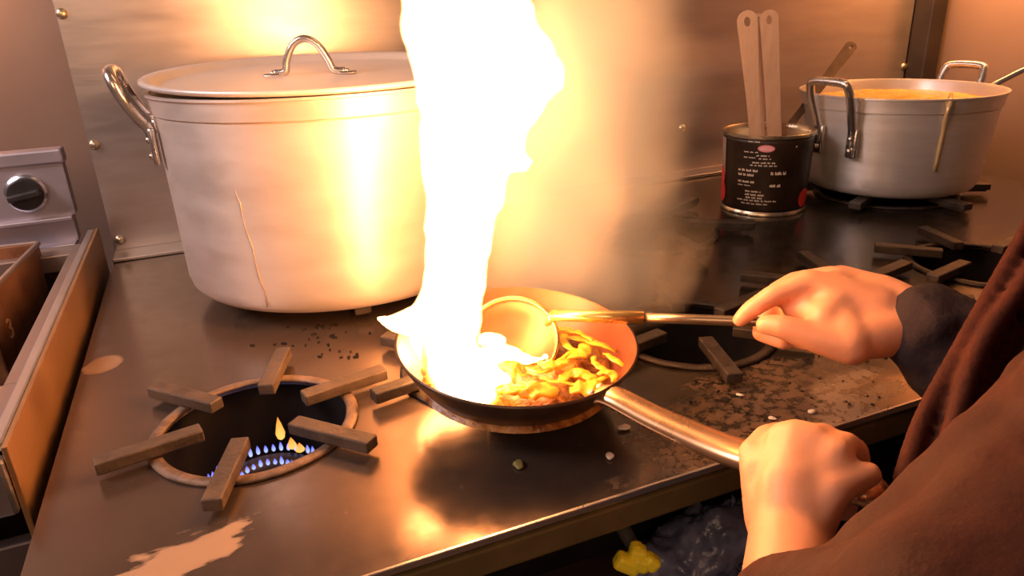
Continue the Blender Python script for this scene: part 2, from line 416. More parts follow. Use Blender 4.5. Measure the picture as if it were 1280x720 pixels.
# blue gas jets of the lit burner
def jet_mat(name, c1, c2, st):
    m = bpy.data.materials.new(name); m.use_nodes = True; nt = m.node_tree; nt.nodes.clear()
    out = nt.nodes.new('ShaderNodeOutputMaterial'); em = nt.nodes.new('ShaderNodeEmission'); tr = nt.nodes.new('ShaderNodeBsdfTransparent')
    mx = nt.nodes.new('ShaderNodeMixShader'); lw = nt.nodes.new('ShaderNodeLayerWeight'); lw.inputs['Blend'].default_value = .35
    tc = nt.nodes.new('ShaderNodeTexCoord'); sp = nt.nodes.new('ShaderNodeSeparateXYZ'); nt.links.new(tc.outputs['Generated'], sp.inputs[0])
    nt.links.new(ramp(nt, sp.outputs['Z'], [(.0, c1), (1.0, c2)]), em.inputs[0]); em.inputs[1].default_value = st
    nt.links.new(lw.outputs['Facing'], mx.inputs[0]); nt.links.new(em.outputs[0], mx.inputs[1]); nt.links.new(tr.outputs[0], mx.inputs[2])
    nt.links.new(mx.outputs[0], out.inputs[0]); return m
JB = jet_mat('blue_gas_flame', (.45, .55, 1.0), (.10, .10, .9), 1.6)
JO = jet_mat('orange_gas_flame', (1.0, .55, .12), (1.0, .28, .04), 1.5)
x0, y0 = FRONT[0]
fl = thing('gas_flame', 'ring of small blue gas jets with an orange lick inside the front left burner', 'flame', (x0, y0, -.075))
for ring, n, rr, hh in ((0, 46, .060, .012), (1, 26, .031, .009)):
    for k in range(n):
        a = 2 * PI * k / n; jx, jy = x0 + math.cos(a) * rr, y0 + math.sin(a) * rr
        b = bmesh.new(); h = hh * random.uniform(.8, 1.25)
        lathe(b, [(0, 0), (.0018, .0015), (.0023, h * .35), (.0015, h * .7), (0, h)], 10, (jx, jy, -.070 + (0 if ring == 0 else .002)))
        obj('blue_jet', b, JB, fl)
for (u, v, h) in ((352, 550, .030), (366, 562, .016), (376, 566, .013)):
    p = on_z(u, v, -.062); b = bmesh.new()
    n0 = len(b.verts); lathe(b, [(0, 0), (.004, .003), (.0055, h * .3), (.0028, h * .7), (0, h)], 12, tuple(p)); obj('orange_lick', b, JO, fl)

# ------------------------------------------------------------------ the fryer at the left
fr = thing('deep_fryer', 'dented steel fryer unit with a knob on its back panel left of the range', 'fryer', (-.5, 1.0, FLOOR_Z))
b = bmesh.new(); box(b, (-.205, .645, -.05), (-.200, 1.385, .053), .001); obj('side_panel', b, BROWNSIDE, fr, False)
b = bmesh.new(); box(b, (-.2165, .655, .044), (-.2055, 1.38, .0535), .002); obj('top_rim', b, STEEL, fr, False)
TOPF = pbr('fryer_top', (.30, .22, .18), (.40, .30, .25), 8, (.35, .5), .6)
b = bmesh.new()
box(b, (-.75, .66, .030), (-.217, .80, .044), .003); box(b, (-.75, 1.33, .0), (-.217, 1.385, .03), .003)
box(b, (-.235, .80, .025), (-.217, 1.33, .043), .002)
obj('top_deck', b, TOPF, fr, False)
b = bmesh.new()
box(b, (-.74, .80, -.20), (-.236, 1.33, -.195)); box(b, (-.240, .80, -.2), (-.236, 1.33, .03)); box(b, (-.74, .797, -.2), (-.236, .80, .03)); box(b, (-.74, 1.33, -.2), (-.236, 1.334, .0))
obj('well', b, pbr('oily_well', (.03, .018, .022), (.06, .035, .035), 9, (.2, .35), .4), fr, False)
b = bmesh.new(); box(b, (-.75, .640, -.012), (-.2055, .6555, .043), .004); obj('front_trim', b, CHROME, fr, False)
b = bmesh.new()
box(b, (-.75, .665, FLOOR_Z), (-.207, 1.38, -.21)); box(b, (-.75, .655, -.21), (-.2065, .67, -.05), .002)
obj('body', b, pbr('fryer_body', (.16, .13, .13), (.24, .2, .2), 7, (.4, .5), .6), fr, False)
b = bmesh.new()
box(b, (-.75, 1.405, .165), (-.228, 1.44, .190), .004); box(b, (-.75, 1.41, .076), (-.232, 1.44, .165), .001)
box(b, (-.75, 1.395, .070), (-.236, 1.44, .077), .002); box(b, (-.75, 1.412, .030), (-.238, 1.44, .071)); box(b, (-.75, 1.388, .024), (-.24, 1.44, .031), .002)
obj('back_panel', b, pbr('panel_mauve_steel', (.42, .39, .45), (.52, .48, .54), 6, (.32, .42), .75), fr, False)
b = bmesh.new(); box(b, (-.36, 1.386, -.02), (-.247, 1.392, .025), .001); obj('lower_plate', b, TOPF, fr, False)
kc = on_y(33, 242, 1.405)
RX = Matrix.Rotation(PI / 2, 4, 'X')
b = bmesh.new(); lathe(b, [(0, -.004), (.031, -.004), (.032, 0), (.031, .003), (0, .004)], 40); bmesh.ops.transform(b, verts=b.verts, matrix=Matrix.Translation(kc) @ RX); bez = obj('knob_plate', b, CHROME, fr)
b = bmesh.new(); lathe(b, [(0, 0), (.027, 0), (.026, .014), (.024, .017), (0, .017)], 36)
box(b, (-.024, -.006, .016), (.024, .006, .028), .003)
bmesh.ops.transform(b, verts=b.verts, matrix=Matrix.Translation(kc) @ RX @ Matrix.Rotation(.15, 4, 'Z')); obj('knob', b, KNOB, fr, False)

# rusty open bin standing in the well, an outlined figure on its side
bp = [on_z(48, 304, .05), on_z(-20, 372, .05)]
e = (bp[1] - bp[0]); e.z = 0; ln = e.length; e.normalize(); nrm = V((-e.y, e.x, 0))
if nrm.x < 0: nrm = -nrm
rb = thing('metal_bin', 'rust-brown open metal bin standing in the fryer well', 'bin', tuple(bp[0] + V((0, 0, -.245))))
X = Matrix((( e.x, nrm.x, 0, bp[0].x), (e.y, nrm.y, 0, bp[0].y), (0, 0, 1, 0), (0, 0, 0, 1)))
W = .10
def shellbox(b, L, W, z0, z1, t):
    box(b, (0, -t, z0), (L, 0, z1), .001, X); box(b, (0, -W, z0), (L, -W + t, z1), .001, X)
    box(b, (0, -W, z0), (t, 0, z1), .001, X); box(b, (L - t, -W, z0), (L, 0, z1), .001, X); box(b, (0, -W, z0), (L, 0, z0 + t), .001, X)
b = bmesh.new(); shellbox(b, ln, W, -.194, .05, .004); obj('bin_wall', b, RUSTBIN, rb, False)
b = bmesh.new()
for args in (((0, -.003, .047), (ln, .004, .054)), ((0, -W - .004, .047), (ln, -W + .003, .054)), ((-.004, -W, .047), (.003, 0, .054)), ((ln - .003, -W, .047), (ln + .004, 0, .054))): box(b, *args, .002, X)
obj('bin_rim', b, TOPF, rb, False)
fc = bpy.data.curves.new('number_mark', 'FONT'); fc.body = '3'; fc.size = .042; fc.extrude = .0006; fc.offset = -.0005
tmp = bpy.data.objects.new('number_mark', fc); C.objects.link(tmp)
dg = bpy.context.evaluated_depsgraph_get(); me = bpy.data.meshes.new_from_object(tmp.evaluated_get(dg)); bpy.data.objects.remove(tmp)
bm = bmesh.new(); bm.from_mesh(me)
# text plane: x along -e (reads left to right from the right side), up = z
d = ray(10, 413); den = d.dot(nrm); tt = (bp[0] + nrm * .0008 - CAM).dot(nrm) / den; mk = CAM + d * tt
TX = Matrix(((-e.x, 0, nrm.x, mk.x), (-e.y, 0, nrm.y, mk.y), (0, 1, 0, mk.z - .015), (0, 0, 0, 1)))
bmesh.ops.transform(bm, verts=bm.verts, matrix=TX); obj('number_mark', bm, pbr('mark_tan', (.62, .36, .2), None, 9, (.5, .6), .1), rb, False)

# ------------------------------------------------------------------ pots
def loop_handle(pc, phi, half, pts, r, root, mat, name='handle'):
    """U-shaped tube: pts = (out, up) profile from the wall to the outer bar, offset half to both sides"""
    c, s = math.cos(phi), math.sin(phi); out = V((c, s, 0)); tan = V((-s, c, 0))
    a = [pc + out * o_ + V((0, 0, u_)) - tan * half * k_ for o_, u_, k_ in pts]
    bb = [pc + out * o_ + V((0, 0, u_)) + tan * half * k_ for o_, u_, k_ in reversed(pts)]
    b = bmesh.new(); tube(b, smooth_path(a + bb, 6), r, 12); h = obj(name, b, mat, root); return h, out, tan

# tall stockpot
PX, PY, PZ, PH = .1635, 1.0781, .0235, .2716
sp_ = thing('stockpot', 'tall dented aluminium stockpot with a lid at the back left', 'pot', (PX, PY, PZ))
rb_, rt_ = .2214, .2275
b = bmesh.new()
prof = [(0, 0), (rb_ - .022, 0), (rb_ - .010, .004), (rb_ - .003, .012), (rb_, .024)]
prof += [(rb_ + (rt_ - .0035 - rb_) * k / 6, .024 + (PH * .895 - .024) * k / 6) for k in range(1, 7)]
prof += [(rt_ - .0055, PH * .90), (rt_ - .0012, PH * .907), (rt_ + .0005, PH * .985), (rt_ + .0035, PH * .99), (rt_ + .0035, PH), (rt_ - .003, PH), (rt_ - .006, PH * .97), (rt_ - .009, PH * .85), (rb_ - .008, .02), (0, .006)]
lathe(b, prof, 128, (PX, PY, PZ)); sharp(obj('pot_body', b, ALU, sp_), 50)
phi1 = math.radians(179)
for ph in (phi1, phi1 + PI):
    pc = V((PX + math.cos(ph) * (rt_ - .003), PY + math.sin(ph) * (rt_ - .003), PZ + PH * .87))
    h, out, tan = loop_handle(pc, ph, .045, [(.003, -.014, 1), (.007, -.003, 1), (.016, .010, 1), (.028, .034, 1), (.034, .054, .95), (.037, .064, .6)], .0075, sp_, TUBE)
    for s in (-1, 1):
        b = bmesh.new(); c = pc + tan * .045 * s + out * .002 + V((0, 0, -.026))
        rt = V((0, 0, 1)).rotation_difference(out).to_matrix()
        ball(b, c, .012, 2, (1, 1.9, .45), rt @ Matrix.Rotation(0, 3, 'Z')) if False else box(b, (-.011, -.004, -.026), (.011, .005, .022), .004, Matrix.Translation(c) @ Matrix.Rotation(ph - PI / 2, 4, 'Z'))
        for dz in (-.015, .006): ball(b, c + out * .005 + V((0, 0, dz)), .005, 2)
        obj('rivet_plate', b, TUBE, h)
b = bmesh.new()      # dried drip down the side
dp = []
for k in range(9):
    u, v = 293 + 5.2 * k + (2 if k % 3 == 1 else 0), 236 + 18.5 * k
    d = ray(u, v); best = None
    for it in range(4000):
        p = CAM + d * (.5 + it * .0002)
        if (V((p.x - PX, p.y - PY))).length < rb_ + (rt_ - .004 - rb_) * (p.z - PZ) / PH + .0002: best = p; break
    if best: dp.append(best)
if len(dp) > 2:
    tube(b, dp, [.0004 + .0008 * math.sin(k * 1.3) ** 2 for k in range(len(dp))], 8)
    obj('dried_drip', b, pbr('brown_drip', (.40, .28, .20), (.48, .34, .25), 30, (.5, .6), .4), sp_)
# lid
LZ = PZ + PH + .0005
ld = thing('pot_lid', 'flat aluminium lid with an arched handle on the tall stockpot', 'lid', (PX, PY, LZ))
tilt = Matrix.Translation((0, 0, .0085)) @ Matrix.Rotation(math.radians(2.1), 4, 'X')
b = bmesh.new()
lathe(b, [(0, -.006), (rt_ - .022, -.006), (rt_ - .016, -.004), (rt_ - .010, .0006), (rt_ + .003, .001), (rt_ + .0062, .003), (rt_ + .0066, .0062), (rt_ + .003, .0082), (rt_ - .003, .0072), (rt_ - .009, .0045), (rt_ - .013, -.0012), (rt_ - .020, -.0032), (0, -.003)], 128)
bmesh.ops.transform(b, verts=b.verts, matrix=Matrix.Translation((PX, PY, LZ)) @ tilt); obj('lid_plate', b, LIDM, ld)
hx = V((math.cos(math.radians(-24)), math.sin(math.radians(-24)), 0))
hc = V((PX, PY, LZ)) + tilt @ V((.0, .012, -.003))
b = bmesh.new()
pts = [hc + hx * (s * .8 - .018) + V((0, 0, z)) for s, z in ((-.058, .004), (-.044, .0045), (-.037, .008), (-.033, .022), (-.018, .042), (.003, .049), (.024, .041), (.040, .020), (.046, .008), (.054, .0045), (.068, .004))]
tube(b, smooth_path(pts, 5), .0052, 12); obj('lid_handle', b, TUBE, ld)
for s in (-.062 * .8 - .018, .072 * .8 - .018):
    b = bmesh.new(); box(b, (-.012, -.007, 0), (.012, .007, .004), .002, Matrix.Translation(hc + hx * s) @ Matrix.Rotation(math.radians(-24), 4, 'Z')); ball(b, hc + hx * s + V((0, 0, .004)), .004, 2)
    obj('handle_foot', b, TUBE, ld)

# open soup pot
QX, QY, QZ, QH = 1.2441, 1.0282, .0235, .1834
qb, qt = .157, .1775
qp = thing('soup_pot', 'wide open aluminium pot of yellow soup at the back right', 'pot', (QX, QY, QZ))
b = bmesh.new()
prof = [(0, 0), (qb - .016, 0), (qb - .006, .005), (qb, .016)]
prof += [(qb + (qt - .006 - qb) * k / 6, .016 + (QH * .84 - .016) * k / 6) for k in range(1, 7)]
prof += [(qt - .0078, QH * .848), (qt - .0035, QH * .858), (qt, QH * .98), (qt + .003, QH * .985), (qt + .003, QH), (qt - .002, QH), (qt - .005, QH * .97), (qt - .010, QH * .8), (qb - .006, .018), (0, .006)]
lathe(b, prof, 112, (QX, QY, QZ)); sharp(obj('pot_body', b, ALU2, qp), 50)
b = bmesh.new()
sz = QZ + QH * .885
lathe(b, [(0, -.02), (qt - .016, -.02), (qt - .0115, 0), (qt - .03, .0025), (.06, .0015), (0, .002)], 96, (QX, QY, sz))
for v in b.verts: v.co.z += .0022 * noise.noise(v.co * 35)
so = obj('soup', b, pbr('yellow_soup', (.72, .40, .02), (.85, .55, .05), 22, (.18, .35), 0, .3, 60), loc=(QX, QY, sz))
tag(so, 'thick yellow soup filling the wide open pot', 'soup', kind='stuff')
phq = math.radians(187)
for ph in (phq, phq + PI):
    pc = V((QX + math.cos(ph) * (qt - .006), QY + math.sin(ph) * (qt - .006), QZ + QH * .66))
    h, out, tan = loop_handle(pc, ph, .036, [(.004, -.024, 1), (.006, .0, 1), (.014, .022, 1.05), (.026, .052, 1.12), (.036, .078, 1.1), (.041, .090, .8)], .0075, qp, TUBE)
    for s in (-1, 1):
        b = bmesh.new(); c = pc + tan * .036 * s + out * .002 + V((0, 0, -.018))
        box(b, (-.011, -.004, -.028), (.011, .005, .026), .004, Matrix.Translation(c) @ Matrix.Rotation(ph - PI / 2, 4, 'Z'))
        for dz in (-.014, .008): ball(b, c + out * .006 + V((0, 0, dz)), .006, 2)
        obj('rivet_plate', b, TUBE, h)
b = bmesh.new(); dp = []
for k in range(9):
    u, v = 1189 - 2.6 * k, 118 + 12 * k
    d = ray(u, v)
    for it in range(6000):
        p = CAM + d * (.9 + it * .0002)
        hz = (p.z - QZ) / QH
        rr = qt + .0032 if hz > .84 else qb + (qt - .006 - qb) * hz / .84
        if V((p.x - QX, p.y - QY)).length < rr + .0003 and p.z < QZ + QH: dp.append(p); break
if len(dp) > 2:
    tube(b, dp, [.0035 + .002 * math.sin(k * 1.7) ** 2 - .00025 * k for k in range(len(dp))], 8)
    obj('soup_drip', b, pbr('yellow_drip', (.66, .47, .22), (.7, .52, .26), 30, (.3, .45), .4), qp)
# ladle in the soup
s0 = V((QX + .075, QY - .06, sz - .03)); s1 = at(1214, 122, 1.48); s2 = at(1284, 86, 1.45); s3 = s2 + (s2 - s1) * .25 + V((0, 0, -.012))
sl = thing('soup_spoon', 'thin steel spoon handle leaning out of the yellow soup pot', 'spoon', tuple(s0))
b = bmesh.new(); tube(b, smooth_path([s0, s1, s1.lerp(s2, .5) + V((0, 0, .002)), s2, s3], 6), .0042, 10, (1.3, .6), (0, 0, 1)); obj('spoon_handle', b, TUBE, sl)
b = bmesh.new(); ball(b, s0 + V((-.008, -.002, -.012)), .026, 3, (1.2, .9, .45)); obj('spoon_bowl', b, TUBE, sl)

# tin can
TX_, TY_, TH = .9714, 1.0711, .1500
tb, tt_ = .0760, .0815
def tr(z): return tb + (tt_ - tb) * z / TH
can = thing('tin_can', 'open tin can with a dark printed label holding kitchen utensils', 'can', (TX_, TY_, 0))
CAN = pbr('tin_metal', (.62, .50, .34), (.72, .60, .42), 20, (.25, .35), .95)
b = bmesh.new()
prof = [(0, .004), (tb - .006, .004), (tb - .002, .001), (tb + .0022, .001), (tb + .0022, .006), (tb, .0075)]
for k in range(1, 30):
    z = .008 + (TH - .016) * k / 30; prof.append((tr(z) - .0012 + .0007 * math.sin(k * PI / 1.5), z))
prof += [(tr(TH) - .0005, TH - .007), (tt_ + .0024, TH - .006), (tt_ + .0026, TH - .001), (tt_, TH), (tt_ - .002, TH - .002), (tt_ - .0035, TH - .01), (tb - .003, .007), (0, .0065)]
lathe(b, prof, 96, (TX_, TY_, 0)); sharp(obj('can_body', b, CAN, can), 60)
fac = math.atan2(-TY_, -TX_)                      # azimuth that faces the photographer
def patch(b, a0, a1, z0, z1, off, n=10, wob=0):
    """curved patch on the can; a = angle to the right of the facing line (radians)"""
    vs = []
    for z in (z0, z1):
        vs.append([b.verts.new((TX_ + (tr(z) + off) * math.cos(fac + a0 + (a1 - a0) * k / n), TY_ + (tr(z) + off) * math.sin(fac + a0 + (a1 - a0) * k / n), z)) for k in range(n + 1)])
    for k in range(n): b.faces.new((vs[0][k], vs[0][k + 1], vs[1][k + 1], vs[1][k]))
b = bmesh.new()
vs = []
for k in range(97):
    a = 2 * PI * k / 96
b2 = bmesh.new(); zs = [.0085 + (TH - .017) * k / 24 for k in range(25)]
prof = [(tr(z) + .0003 + .0005 * math.sin(k * PI / 1.2), z) for k, z in enumerate(zs)]
lathe(b2, [(prof[0][0] - .0015, prof[0][1])] + prof + [(prof[-1][0] - .0015, prof[-1][1])], 96, (TX_, TY_, 0))
obj('label', b2, pbr('dark_label', (.026, .013, .006), (.045, .023, .010), 14, (.28, .4), .25), can)
CREAM = pbr('label_cream', (.86, .66, .48), None, 9, (.4, .5), 0); PINK = pbr('label_pink', (.85, .20, .20), (.9, .3, .28), 40, (.4, .5), 0)
RED = pbr('label_red', (.75, .035, .03), (.82, .06, .05), 20, (.35, .45), 0); PALE = pbr('label_pale', (.50, .30, .22), None, 9, (.4, .5), .2)
b = bmesh.new()
rnd = random.Random(5)
def words(a0, a1, z, h, gaps):
    b = bmesh.new()
    a = a0
    while a < a1 - .02:
        w = rnd.uniform(.05, .16); e2 = min(a + w, a1)
        # little strokes that read as small print
        n = max(2, int((e2 - a) / .022))
        for k in range(n):
            x0_ = a + (e2 - a) * k / n
            hh = h * rnd.choice((.7, 1, 1, .8))
            patch(b, x0_, x0_ + (e2 - a) / n * .72, z, z + hh, .0016, 2)
        a = e2 + gaps
    obj('printed_text', b, CREAM, can, False)
for (a0, a1, z, h) in ((-.42, -.16, .138, .002), (-.50, -.18, .119, .002), (-.22, .06, .113, .0025), (-.50, -.22, .109, .002), (-.16, .10, .1075, .0025), (-.30, .20, .100, .003), (-.34, .24, .095, .0025),
                       (-.62, -.16, .084, .0045), (-.62, -.20, .0755, .0045), (.12, .46, .0795, .006), (-.62, -.22, .063, .0035), (-.62, -.26, .057, .002), (.12, .36, .057, .005), (-.42, -.06, .046, .003),
                       (-.42, .02, .0395, .0035), (-.40, .0, .034, .003), (-.62, .30, .029, .0028), (-.5, .12, .023, .0025)): words(a0, a1, z, h, .03)
b = bmesh.new(); patch(b, .62, .66, .128, .131, .0014, 2); obj('printed_dot', b, CREAM, can, False)
def blob_patch(b, ac, zc, ra, rz, off, n=28):
    cen = b.verts.new((TX_ + (tr(zc) + off) * math.cos(fac + ac), TY_ + (tr(zc) + off) * math.sin(fac + ac), zc)); ring = []
    for k in range(n):
        a = ac + ra * math.cos(2 * PI * k / n); z = zc + rz * math.sin(2 * PI * k / n)
        ring.append(b.verts.new((TX_ + (tr(z) + off) * math.cos(fac + a), TY_ + (tr(z) + off) * math.sin(fac + a), z)))
    for k in range(n): b.faces.new((cen, ring[k], ring[(k + 1) % n]))
b = bmesh.new(); blob_patch(b, -.02, .1275, .18, .0065, .0018); obj('oval_mark', b, PINK, can, False)
b = bmesh.new(); blob_patch(b, -.02, .1275, .145, .0040, .0022); blob_patch(b, -.02, .1275, .04, .0012, .0024); obj('oval_centre', b, pbr('label_rose', (.9, .42, .40), None, 9, (.4, .5), 0), can, False)
b = bmesh.new(); patch(b, -1.50, -1.12, .07, .138, .0013, 8); obj('pale_strip', b, PALE, can, False)
b = bmesh.new(); blob_patch(b, -1.32, .066, .20, .017, .0018); blob_patch(b, -1.30, .036, .24, .022, .0020); blob_patch(b, 1.12, .03, .22, .018, .0016); obj('red_shapes', b, RED, can, False)
b = bmesh.new(); lathe(b, [(0, .06), (tt_ - .008, .06), (tt_ - .0055, TH - .026), (.03, TH - .0245), (0, TH - .025)], 64, (TX_, TY_, 0))
w = obj('cloudy_water', b, pbr('cloudy_water', (.50, .40, .27), (.62, .52, .38), 30, (.15, .3), 0, .2), loc=(TX_, TY_, .06)); tag(w, 'cloudy water inside the tin can around the utensils', 'water', kind='stuff')
# utensils standing in the can: flat handles with a hanging hole
def flat_handle(name, label, cat, base, top, w0, w1, th, mat, hole=True, side=None, tipmat=None):
    base, top = V(base), V(top); ax = (top - base).normalized(); L = (top - base).length
    view = (CAM - top); sx = view.cross(ax).normalized() if side is None else V(side); sx = (sx - ax * sx.dot(ax)).normalized(); nn = ax.cross(sx)
    t = thing(name, label, cat, tuple(base), 'utensils in the tin can')
    n = 26; outl = []
    for k in range(n + 1):
        s = k / n; wd = w0 + (w1 - w0) * (max(0, s - .45) / .55) ** 1.2
        wd *= 1 + .25 * max(0, .25 - s) * 4
        outl.append((s * (L - w1 / 2), wd / 2))
    arc = [(L - w1 / 2 + math.sin(a) * w1 / 2, math.cos(a) * w1 / 2) for a in [PI * k / 14 for k in range(1, 14)]]
    left = [(s, -x) for s, x in outl]; right = [(s, x) for s, x in outl]
    poly = right + arc + left[::-1]
    hol = [(L - w1 * .55 + math.cos(2 * PI * k / 14) * w1 * .24, math.sin(2 * PI * k / 14) * w1 * .15) for k in range(14)]
    b = bmesh.new()
    for off in (-th / 2, th / 2):
        pv = [b.verts.new(base + ax * s + sx * x + nn * off) for s, x in poly]; pe = [b.edges.new((pv[k], pv[(k + 1) % len(pv)])) for k in range(len(pv))]
        if hole:
            hv = [b.verts.new(base + ax * s + sx * x + nn * off) for s, x in hol]; pe += [b.edges.new((hv[k], hv[(k + 1) % 14])) for k in range(14)]
        bmesh.ops.triangle_fill(b, edges=pe, use_beauty=True)
        if off < 0: lowp, lowh = pv, hv if hole else None
        else:
            for k in range(len(pv)): b.faces.new((lowp[k], lowp[(k + 1) % len(pv)], pv[(k + 1) % len(pv)], pv[k]))
            if hole:
                for k in range(14): b.faces.new((lowh[k], hv[k], hv[(k + 1) % 14], lowh[(k + 1) % 14]))
    bmesh.ops.recalc_face_normals(b, faces=b.faces)
    obj('flat_handle', b, mat, t, False)
    b = bmesh.new(); box(b, (-w0 * .9, -th / 2, -.0), (w0 * .9, th / 2, .05), th * .4, Matrix.Translation(base) @ Matrix(((sx.x, nn.x, ax.x), (sx.y, nn.y, ax.y), (sx.z, nn.z, ax.z))).to_4x4() @ Matrix.Translation((0, 0, -.012)))
    obj('blade', b, mat, t, False)
    return t
WOOD = pbr('tan_handle', (.44, .25, .14), (.53, .31, .18), 14, (.35, .5), .35, .1, 40, (6, 6, 1))
DKM = pbr('dark_utensil', (.16, .10, .065), (.25, .17, .11), 16, (.3, .45), .7)
D0 = 1.36
flat_handle('spatula', 'leftmost of the upright flat tan utensil handles in the tin can', 'spatula', V((TX_ - .022, TY_ - .012, .045)), at(933, 13, 1.30), .022, .036, .004, WOOD)
flat_handle('spatula', 'rightmost of the upright flat tan utensil handles in the tin can', 'spatula', V((TX_ + .012, TY_ - .020, .045)), at(961, 12, 1.29), .026, .032, .004, WOOD)
flat_handle('spatula', 'narrow upright handle between the two flat tan handles in the tin can', 'spatula', V((TX_ + .0, TY_ + .012, .045)), at(948, 17, 1.34), .020, .020, .004, WOOD)
flat_handle('slotted_spoon', 'dark metal utensil leaning diagonally out of the tin can', 'spoon', V((TX_ - .01, TY_ + .018, .055)) + V((-.012, .0, .0)), at(1067, 54, 1.47), .014, .024, .004, DKM)

# ------------------------------------------------------------------ frying pan
PC = V((.246, .595, .0755)); PN = V((.022, -.087, 1)).normalized(); PR = .1185
prot = V((0, 0, 1)).rotation_difference(PN).to_matrix().to_4x4()
PM = Matrix.Translation(PC) @ prot
PD = .046
pan = thing('frying_pan', 'dark round frying pan in flames at the front of the range', 'pan', tuple(PC - PN * PD))
PANM = pbr('seasoned_pan', (.075, .045, .028), (.13, .08, .05), 22, (.3, .42), .6, .05)
PANIN = pbr('copper_brown_pan', (.20, .058, .020), (.27, .08, .03), 12, (.32, .42), .55)
b = bmesh.new()
lathe(b, [(0, -PD), (.080, -PD), (.088, -PD + .003), (.098, -PD * .72), (.110, -PD * .36), (PR - .001, -.003), (PR + .001, 0), (PR - .0015, .001)], 96)
bmesh.ops.transform(b, verts=b.verts, matrix=PM); obj('pan_body', b, PANM, pan)
b = bmesh.new()
lathe(b, [(PR - .0015, .001), (PR - .0035, -.001), (.107, -PD * .36), (.095, -PD * .70), (.084, -PD + .006), (.078, -PD + .0045), (0, -PD + .0035)], 96)
bmesh.ops.transform(b, verts=b.verts, matrix=PM); obj('pan_inside', b, PANIN, pan)
def on_pan(u, v, h):                                  # pixel -> point on the plane h above the rim plane
    d = ray(u, v); o_ = PC + PN * h; return CAM + d * ((o_ - CAM).dot(PN) / d.dot(PN))
h0 = on_pan(750, 494, -.012); h1 = at(912, 563, .575); h2 = at(1082, 612, .505)
hd = [h0, h0.lerp(h1, .12) + V((0, 0, .004)), h0.lerp(h1, .5), h1, h1.lerp(h2, .5), h2]
b = bmesh.new(); pth = smooth_path(hd, 8); nP = len(pth)
tube(b, pth, [.0125 + .004 * min(1, k / nP * 1.6) for k in range(nP)], 16, (.62, 1.0), (0, 0, 1))
HANDLE = pbr('flame_tinted_steel', (.80, .46, .22), (.88, .54, .30), 12, (.22, .32), .9)  # coppery tint puts the flame's orange reflection into the handle colour
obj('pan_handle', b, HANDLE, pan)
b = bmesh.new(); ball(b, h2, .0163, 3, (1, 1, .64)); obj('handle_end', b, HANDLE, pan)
b = bmesh.new()
hv_ = (h1 - h0).normalized()
for s in (-.007, .007): ball(b, h0 + hv_.cross(V((0, 0, 1))) * s - hv_ * .004 + V((0, 0, .003)), .0045, 2)
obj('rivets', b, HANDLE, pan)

# food in the pan
def pan_local(x, y, z): return PM @ V((x, y, z))
b = bmesh.new(); n = 60; rows = []
fz = -PD + .016
cen = b.verts.new(pan_local(0, 0, fz + .004)); last = None
for i in range(1, 15):
    r = .100 * i / 14; row = []
    for k in range(n):
        a = 2 * PI * k / n; x, y = r * math.cos(a), r * math.sin(a)
        z = fz + .010 * noise.fractal(V((x * 45, y * 45, 1)), 1, 2, 4) + .006 * noise.noise(V((x * 120, y * 120, 4)))
        if i == 14: z = fz - .010
        row.append(b.verts.new(pan_local(x, y, z)))
    for k in range(n):
        j = (k + 1) % n
        if last is None: b.faces.new((cen, row[k], row[j]))
        else: b.faces.new((last[k], row[k], row[j], last[j]))
    last = row
bmesh.ops.recalc_face_normals(b, faces=b.faces)
fo = obj('stir_fry', b, pbr('orange_stir_fry', (.16, .04, .008), (.50, .22, .03), 70, (.2, .4), 0, .5, 120), loc=tuple(PC)); tag(fo, 'loose golden-brown stir-fry covering the bottom of the frying pan', 'food', kind='stuff')
FOODY = pbr('yellow_food', (.66, .34, .012), (.92, .62, .05), 70, (.2, .35), 0, .2, 90)
rnd = random.Random(11)
strips = [(735, 430, .5, 46), (712, 445, -.6, 40), (722, 470, .1, 38), (700, 482, .3, 30), (745, 460, 1.2, 34), (688, 425, .2, 42), (668, 492, .1, 30), (715, 418, .4, 52), (752, 478, -.6, 28), (640, 492, 0, 28),
          (765, 452, 1.0, 30), (695, 460, -.3, 32), (735, 490, .2, 26), (660, 450, .6, 30), (678, 470, -.1, 34), (705, 432, 1.4, 30), (728, 445, -1.0, 36), (762, 470, .8, 22), (612, 480, .3, 26), (598, 430, 1.2, 30)]
for i, (u, v, ang, ln) in enumerate(strips):
    L = ln * (.92 + .3 * (i % 3 == 0)) / 900; pts = []
    bend = rnd.uniform(-.8, .8)
    c = on_pan(u, v, fz + .010 + rnd.uniform(-.003, .004)); ex = (on_pan(u + 10, v, fz) - on_pan(u, v, fz)).normalized(); ey = PN.cross(ex)
    for k in range(9):
        t = (k / 8 - .5); a = -ang + bend * t * 1.6
        pts.append(c + (ex * math.cos(a) + ey * math.sin(a)) * t * L + ey * bend * (t * t) * L * .5 + PN * (.004 - .010 * t * t + rnd.uniform(-.0006, .0006)))
    b = bmesh.new(); w = rnd.choice((.0024, .0034, .0048, .0075, .0115))
    pts = smooth_path(pts, 3); nn_ = len(pts)
    tube(b, pts, [w * (.35 + .65 * math.sin(PI * (k + 1.2) / (nn_ + 1.4)) ** .6) for k in range(nn_)], 14, (.34, 1), PN)
    for q in b.verts: q.co += V((noise.noise(q.co * 130 + V((i, 0, 0))), noise.noise(q.co * 130 + V((0, i, 5))), noise.noise(q.co * 130 + V((9, 0, i))))) * w * .34
    o = obj('yellow_strip', b, FOODY, loc=tuple(c))
    tag(o, 'glossy yellow strip of food frying in the pan', 'food strip', 'yellow strips frying in the pan')

